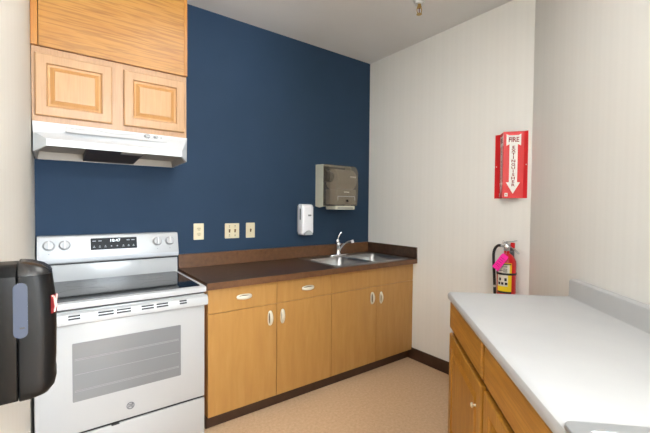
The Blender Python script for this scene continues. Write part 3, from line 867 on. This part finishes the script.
# label faces the room (towards -x,-y)
LC = -.018
bm = BM()
def pm(u0, u1, v0, v1, o, mi, n=12):
    k = len(bm.faces); patch(bm, u0, u1, v0, v1, o, n=n); bm.faces.ensure_lookup_table()
    for q in bm.faces[k:]: q.material_index = mi
pm(LC-.044, LC+.052, .800, .995, .0006, 0)
pm(LC-.030, LC+.052, .925, .984, .0010, 1); pm(LC-.020, LC+.052, .835, .915, .0010, 1)
for z in (.975, .968, .955, .948, .941, .934): pm(LC-.016, LC+.010+.03*((z*1000) % 3 > 1), z-.0018, z+.0018, .0014, 2, 6)
for u in (-.010, .014, .036): pm(LC+u-.008, LC+u+.008, .845, .862, .0014, 2, 4)
for u in (-.006, .030): pm(LC+u-.007, LC+u+.007, .872, .892, .0014, 2, 4)
pm(LC-.040, LC+.048, .983, .990, .0014, 2); pm(LC-.044, LC+.052, .786, .7995, .0008, 2)
t.part('label', bm, ['yellow', 'label_w', 'ink'], under=tk, label='yellow and white instruction label')
bm = BM()
ring_loft(bm, [[(ex+rr*math.cos(a), ey+rr*math.sin(a), z) for a in [2*PI*i/40 for i in range(40)]] for rr, z in ((R_+.0002, .912), (R_+.003, .912), (R_+.003, .926), (R_+.0002, .926))], False, False)
t.part('strap', bm, 'rubber', 40, label='black rubber strap')
bm = BM(); box(bm, W-.0105, W-.0005, ey-.02, ey+.02, .70, 1.09, .002); box(bm, W-.055, W-.0105, ey-.012, ey+.012, 1.062, 1.07)
t.part('wall_bracket', bm, 'mid_grey', 40)
# valve head
bm = BM(); lathe(bm, [(.017, 1.072), (.020, 1.078), (.020, 1.092), (.015, 1.096), (.015, 1.118), (.009, 1.124), (.008, 1.134)], (ex, ey, 0), seg=20)
cyl(bm, (ex, ey, 1.102), (ex-.010, ey+.040, 1.106), .0095, .008)
vh = t.part('valve', bm, 'alu', 40)
bm = BM(); lathe(bm, [(.015, 0), (.015, .009), (.012, .011), (.001, .011)], (ex-.014, ey-.004, 1.105), (-1, -.3, .1), 20)
t.part('pressure_gauge', bm, 'chrome', 40, under=vh)
# carrying handle below, squeeze lever above
def lever(pts, w, th_):
    bm = BM(); P = [Vector(p) for p in pts]; rings = []
    for i, p in enumerate(P):
        d = (P[min(i+1, len(P)-1)]-P[max(i-1, 0)]).normalized(); s = d.cross(Vector((0, 0, 1))).normalized(); up_ = s.cross(d)
        rings.append([p+s*a*w+up_*b*th_ for a, b in ((-1, -1), (1, -1), (1, 1), (-1, 1))])
    return ring_loft(bm, rings)
t.part('carrying_handle', lever([(ex, ey+.014, 1.112), (ex-.004, ey-.02, 1.118), (ex-.012, ey-.055, 1.092), (ex-.020, ey-.092, 1.064)], .009, .0018), 'alu')
t.part('squeeze_lever', lever([(ex, ey+.020, 1.128), (ex-.002, ey-.005, 1.140), (ex-.008, ey-.04, 1.142), (ex-.014, ey-.072, 1.150)], .009, .0022), 'alu')
bm = BM(); box(bm, ex-.014, ex-.002, ey-.058, ey-.030, 1.098, 1.134, .003)
t.part('lever_guard', bm, 'red', label='red lever guard')
bm = BM(); tube(bm, [(ex-.016+.011*math.cos(a), ey+.018, 1.135+.011*math.sin(a)) for a in [2*PI*i/14 for i in range(15)]], .0016, 6, False)
tube(bm, [(ex-.005, ey+.018, 1.135), (ex+.004, ey+.008, 1.132), (ex+.01, ey-.01, 1.132)], .0016, 6)
t.part('safety_pin', bm, 'chrome', 60)
hose = [(ex-.010, ey+.038, 1.106), (ex-.014, ey+.052, 1.108), (ex-.018, ey+.070, 1.092), (ex-.020, ey+.082, 1.058), (ex-.020, ey+.083, 1.01), (ex-.020, ey+.080, .95), (ex-.020, ey+.076, .89), (ex-.020, ey+.072, .82), (ex-.020, ey+.068, .74)]
ho = t.part('hose', tube(BM(), hose, .0095), 'rubber', 60)
bm = BM(); cyl(bm, hose[-1], (ex-.020, ey+.067, .66), .011, .014); t.part('nozzle', bm, 'rubber', 40, under=ho)
bm = BM(); cyl(bm, (ex-.020, ey+.0725, .826), (ex-.020, ey+.071, .812), .0112); t.part('hose_clip', bm, 'label_w', 40, under=ho)
# pink tag : thin card hung from the valve by a wire
tg = [(.000, .0), (.055, .028), (.052, .046)]
bm = BM()
o0 = Vector((ex-.066, ey-.028, 1.052)); du = Vector((-.16, .50, -.80)).normalized(); dv = Vector((-.12, -.70, -.66)).normalized()
dv = (dv-du*dv.dot(du)).normalized(); dn = du.cross(dv)
out = [(0, -.020), (.012, -.026), (.120, -.026), (.120, .026), (.012, .026), (0, .020)]
plate(bm, out, lambda u, v, o: o0+du*u+dv*v+dn*o+dn*(.006*math.sin(u*26)), 0, .0006)
t2 = Thing('inspection_tag', 'bright pink paper tag hung from the extinguisher valve', 'tag', o0)
t2.part('card', bm, 'pink')
bm = BM()
for u in (.03, .045, .06, .078, .09): plate(bm, [(u, -.016), (u+.002, -.016), (u+.002, .014), (u, .014)], lambda u, v, o: o0+du*u+dv*v+dn*(.006*math.sin(u*26))-dn*(o), .0002, .0006)
t2.part('printed_line', bm, 'dark_red')
bm = BM(); tube(bm, [o0+du*.006, o0+Vector((.022, .008, .022)), Vector((ex-.012, ey, 1.086))], .0009, 6)
t2.part('tie_wire', bm, 'chrome')

# ------------------------------------------------------------------ sprinkler on the ceiling
kx, ky = 2.155, -1.045
t = Thing('fire_sprinkler', 'small pendent fire sprinkler on the ceiling', 'sprinkler', (kx, ky, H))
bm = BM(); lathe(bm, [(.042, -.0005), (.042, -.006), (.033, -.018), (.030, -.030), (.020, -.031)], (kx, ky, H), seg=28)
t.part('escutcheon', bm, 'enamel_matt', 40, label='white escutcheon')
bm = BM(); lathe(bm, [(.013, -.028), (.013, -.045), (.016, -.046), (.016, -.054), (.010, -.055)], (kx, ky, H), seg=16)
sp_ = t.part('body', bm, 'brass', 40)
bm = BM()
for s in (-1, 1):
    tube(bm, [(kx+s*.012, ky-s*.006, H-.052), (kx+s*.016, ky-s*.008, H-.068), (kx+s*.013, ky-s*.006, H-.086), (kx, ky, H-.098)], .003, 8)
t.part('frame_arms', bm, 'brass', 60)
bm = BM(); cyl(bm, (kx, ky, H-.055), (kx, ky, H-.094), .0028); t.part('glass_bulb', bm, 'dark_red', 40)
bm = BM(); lathe(bm, [(.004, -.096), (.019, -.0975), (.019, -.0995), (.001, -.100)], (kx, ky, H), seg=20); t.part('deflector', bm, 'brass', 40)

# ------------------------------------------------------------------ right-hand counter (angled frame: u along wall, v into wall)
v0 = .012
U = [-.014, .6075, 1.213, 1.7]
zt = .8755
names = ['honey oak base cabinet at the far end of the white counter', 'honey oak base cabinet in the middle of the white counter', 'honey oak base cabinet at the near end of the white counter']
for i in range(3):
    a, b = U[i]+.0005, U[i+1]
    t = Thing('oak_base_cabinet', names[i], 'cabinet', ((a+b)/2, .33, 0), 'oak base cabinets under the white counter', frame=ANG)
    bm = BM(); box(bm, a, b, v0+.038, VW-.012, .10, zt-.001); box(bm, a+.001, b-.001, v0+.09, VW-.012, 0, .10)
    t.part('body', bm, 'oak_honey')
    bm = BM()
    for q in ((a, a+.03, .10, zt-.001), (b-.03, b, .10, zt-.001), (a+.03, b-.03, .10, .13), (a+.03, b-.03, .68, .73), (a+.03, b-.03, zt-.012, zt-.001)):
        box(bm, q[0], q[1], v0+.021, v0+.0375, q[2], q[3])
    t.part('face_frame', bm, 'oak_frame_shade')
    # drawer front, profiled edge
    bm = BM(); f = lambda u, v, o: (u, v0+.0187-o, v)
    ring_loft(bm, [[f(u, v, o) for u, v in ((a+.014*(i > 0)+.002+q, .720+q), (b-.016-q, .720+q), (b-.016-q, zt-.007-q), (a+.014*(i > 0)+.002+q, zt-.007-q))] for q, o in ((0, 0), (0, .012), (.004, .016), (.009, .0187))])
    t.part('drawer_front', bm, 'oak_honey_h')
    bm = BM(); rect_door(bm, a+.014*(i > 0)+.002, b-.016, .118, .693, f, .0187, .062, mi=(0, 0, 1))
    d = t.part('door', bm, ['oak_honey', 'oak_honey'])
    kxx = (b-.082) if i != 1 else (b-.09)
    bm = BM(); lathe(bm, [(.006, 0), (.004, .006), (.005, .009), (.010, .012), (.0105, .016), (.007, .019), (.001, .0195)], (kxx, v0, .585), (0, -1, 0), 20)
    t.part('knob', bm, 'nickel', 50, under=d, label='small metal knob')

t = Thing('white_countertop', 'white laminate countertop with backsplash along the angled wall', 'countertop', (.85, .32, .8765), frame=ANG)
bm = BM()
yb = .604
prof = [(.008, .8765), (.001, .880), (-.001, .893), (.001, .902), (.006, .910), (.015, .9135), (.025, .914), (yb-.012, .914), (yb-.004, .9165), (yb, .925), (yb, .995), (yb+.003, 1.002), (yb+.010, 1.006), (VW-.004, 1.006), (VW-.0008, 1.003), (VW-.0008, .8765)]
ring_loft(bm, [[(u, y, z) for y, z in prof] for u in (-.013, 1.72)])
t.part('worktop', bm, 'white_lam', 35)

# metal tray on the near end of the counter
t = Thing('metal_tray', 'brushed metal tray with rounded corners on the white counter, cut by the bottom frame edge', 'tray', (1.40, .25, .914), frame=ANG)
bm = BM()
u0, u1, w0, w1 = 1.206, 1.59, .001, .43
rg = []
for q, z, r in ((.006, .9143, .02), (0, .917, .024), (0, .924, .024), (.002, .926, .024), (.034, .926, .016), (.0355, .924, .014), (.0365, .9165, .012)):
    rg.append([(u, v, z) for u, v in rrect(u0+q, u1-q, w0+q, w1-q, r)])
ring_loft(bm, rg, True, True)
t.part('pan', bm, 'alu', 35)
bm = BM(); plate(bm, rrect(u0+.037, u1-.037, w0+.037, w1-.037, .011), lambda u, v, o: (u, v, o), .9168, .9250)  # sheet coloured brown for the reflection inside the tray
t.part('inner_reflection', bm, 'toggle_brown', label='brown inner sheet with a reflection in its colour')

# ------------------------------------------------------------------ added lights out of view: ceiling panels, window fill, uplighter
def area(name, loc, rot, sx, sy, e, col=(.83, .925, 1)):
    l = bpy.data.lights.new(name, 'AREA'); l.shape = 'RECTANGLE'; l.size = sx; l.size_y = sy; l.energy = e; l.color = col
    o = bpy.data.objects.new(name, l); C.objects.link(o); o.location = loc; o.rotation_euler = rot; return o
for (x, y, lab, e) in ((.95, -1.6, 'added white ceiling light panel above the kitchen floor', 5), (1.0, -4.6, 'added white ceiling light panel behind the viewer', 8)):  # assumed panels, added out of view to light the room
    t = Thing('added_ceiling_light', lab, 'added ceiling light', (x, y, H-.06))
    bm = BM()
    for q in ((x-.31, x-.29, y-.61, y+.61), (x+.29, x+.31, y-.61, y+.61), (x-.29, x+.29, y-.61, y-.59), (x-.29, x+.29, y+.59, y+.61)):
        box(bm, q[0], q[1], q[2], q[3], H-.06, H-.0005)
    t.part('frame', bm, 'enamel_matt')
    bm = BM(); box(bm, x-.29, x+.29, y-.59, y+.59, H-.045, H-.04)
    t.part('diffuser', bm, 'diff')
    area('panel light', (x, y, H-.062), (0, 0, 0), .56, 1.16, e)
area('added window fill light', ((wx0+wx1)/2, YB+.02, (wz0+wz1)/2), (-PI/2, 0, PI), 1.9, 1.4, 215, (.80, .905, 1))  # frontal fill light added behind the viewer

t = Thing('added_uplighter', 'added white uplighter behind the viewer, for ceiling bounce', 'added fill lamp', (.7, -4.9, 0))  # made-up lamp, added to bounce light off the ceiling like a flash
bm = BM(); lathe(bm, [(.13, 0), (.13, .015), (.02, .03), (.001, .031)], (.7, -4.9, 0)); t.part('base', bm, 'enamel_matt', 40)
bm = BM(); cyl(bm, (.7, -4.9, .028), (.7, -4.9, 1.80), .012); t.part('pole', bm, 'enamel_matt', 40)
bm = BM(); ring_loft(bm, [[(.7+q*math.cos(a), -4.9+q*math.sin(a), z) for a in [2*PI*i/32 for i in range(32)]] for q, z in ((.03, 1.80), (.10, 1.84), (.15, 1.90), (.145, 1.90), (.095, 1.848), (.03, 1.81))]); t.part('lamp_shade', bm, 'enamel_matt', 40)
l = bpy.data.lights.new('added bounce light', 'AREA'); l.shape = 'DISK'; l.size = .24; l.energy = 250; l.color = (.82, .92, 1)  # upward light added so the ceiling brightens and bounces it
o = bpy.data.objects.new('added bounce light', l); C.objects.link(o); o.location = (.7, -4.9, 1.905); o.rotation_euler = (PI, 0, 0)

w = bpy.data.worlds.new('daylight'); bpy.context.scene.world = w; w.use_nodes = True
w.node_tree.nodes['Background'].inputs[0].default_value = (.75, .86, 1, 1)
w.node_tree.nodes['Background'].inputs[1].default_value = 1.5

# ------------------------------------------------------------------ camera
yaw, pit, rol = [math.radians(a) for a in (36.4943, -1.4902, .4838)]
Fw = Vector((math.sin(yaw)*math.cos(pit), math.cos(yaw)*math.cos(pit), math.sin(pit)))
Rt = Vector((math.cos(yaw), -math.sin(yaw), 0)); Up = Rt.cross(Fw)
R2 = Rt*math.cos(rol)+Up*math.sin(rol); U2 = -Rt*math.sin(rol)+Up*math.cos(rol)
cam = bpy.data.cameras.new('camera'); cam.sensor_width = 36; cam.lens = 363.54/650*36; cam.clip_start = .02
co = bpy.data.objects.new('camera', cam); C.objects.link(co)
m = Matrix((R2, U2, -Fw)).transposed().to_4x4(); m.translation = (.0882, -2.7443, 1.3675)
co.matrix_world = m
sc = bpy.context.scene
sc.camera = co
sc.view_settings.view_transform = 'Standard'; sc.view_settings.look = 'None'
sc.view_settings.exposure = 0.5; sc.view_settings.gamma = 1; sc.view_settings.use_curve_mapping = False
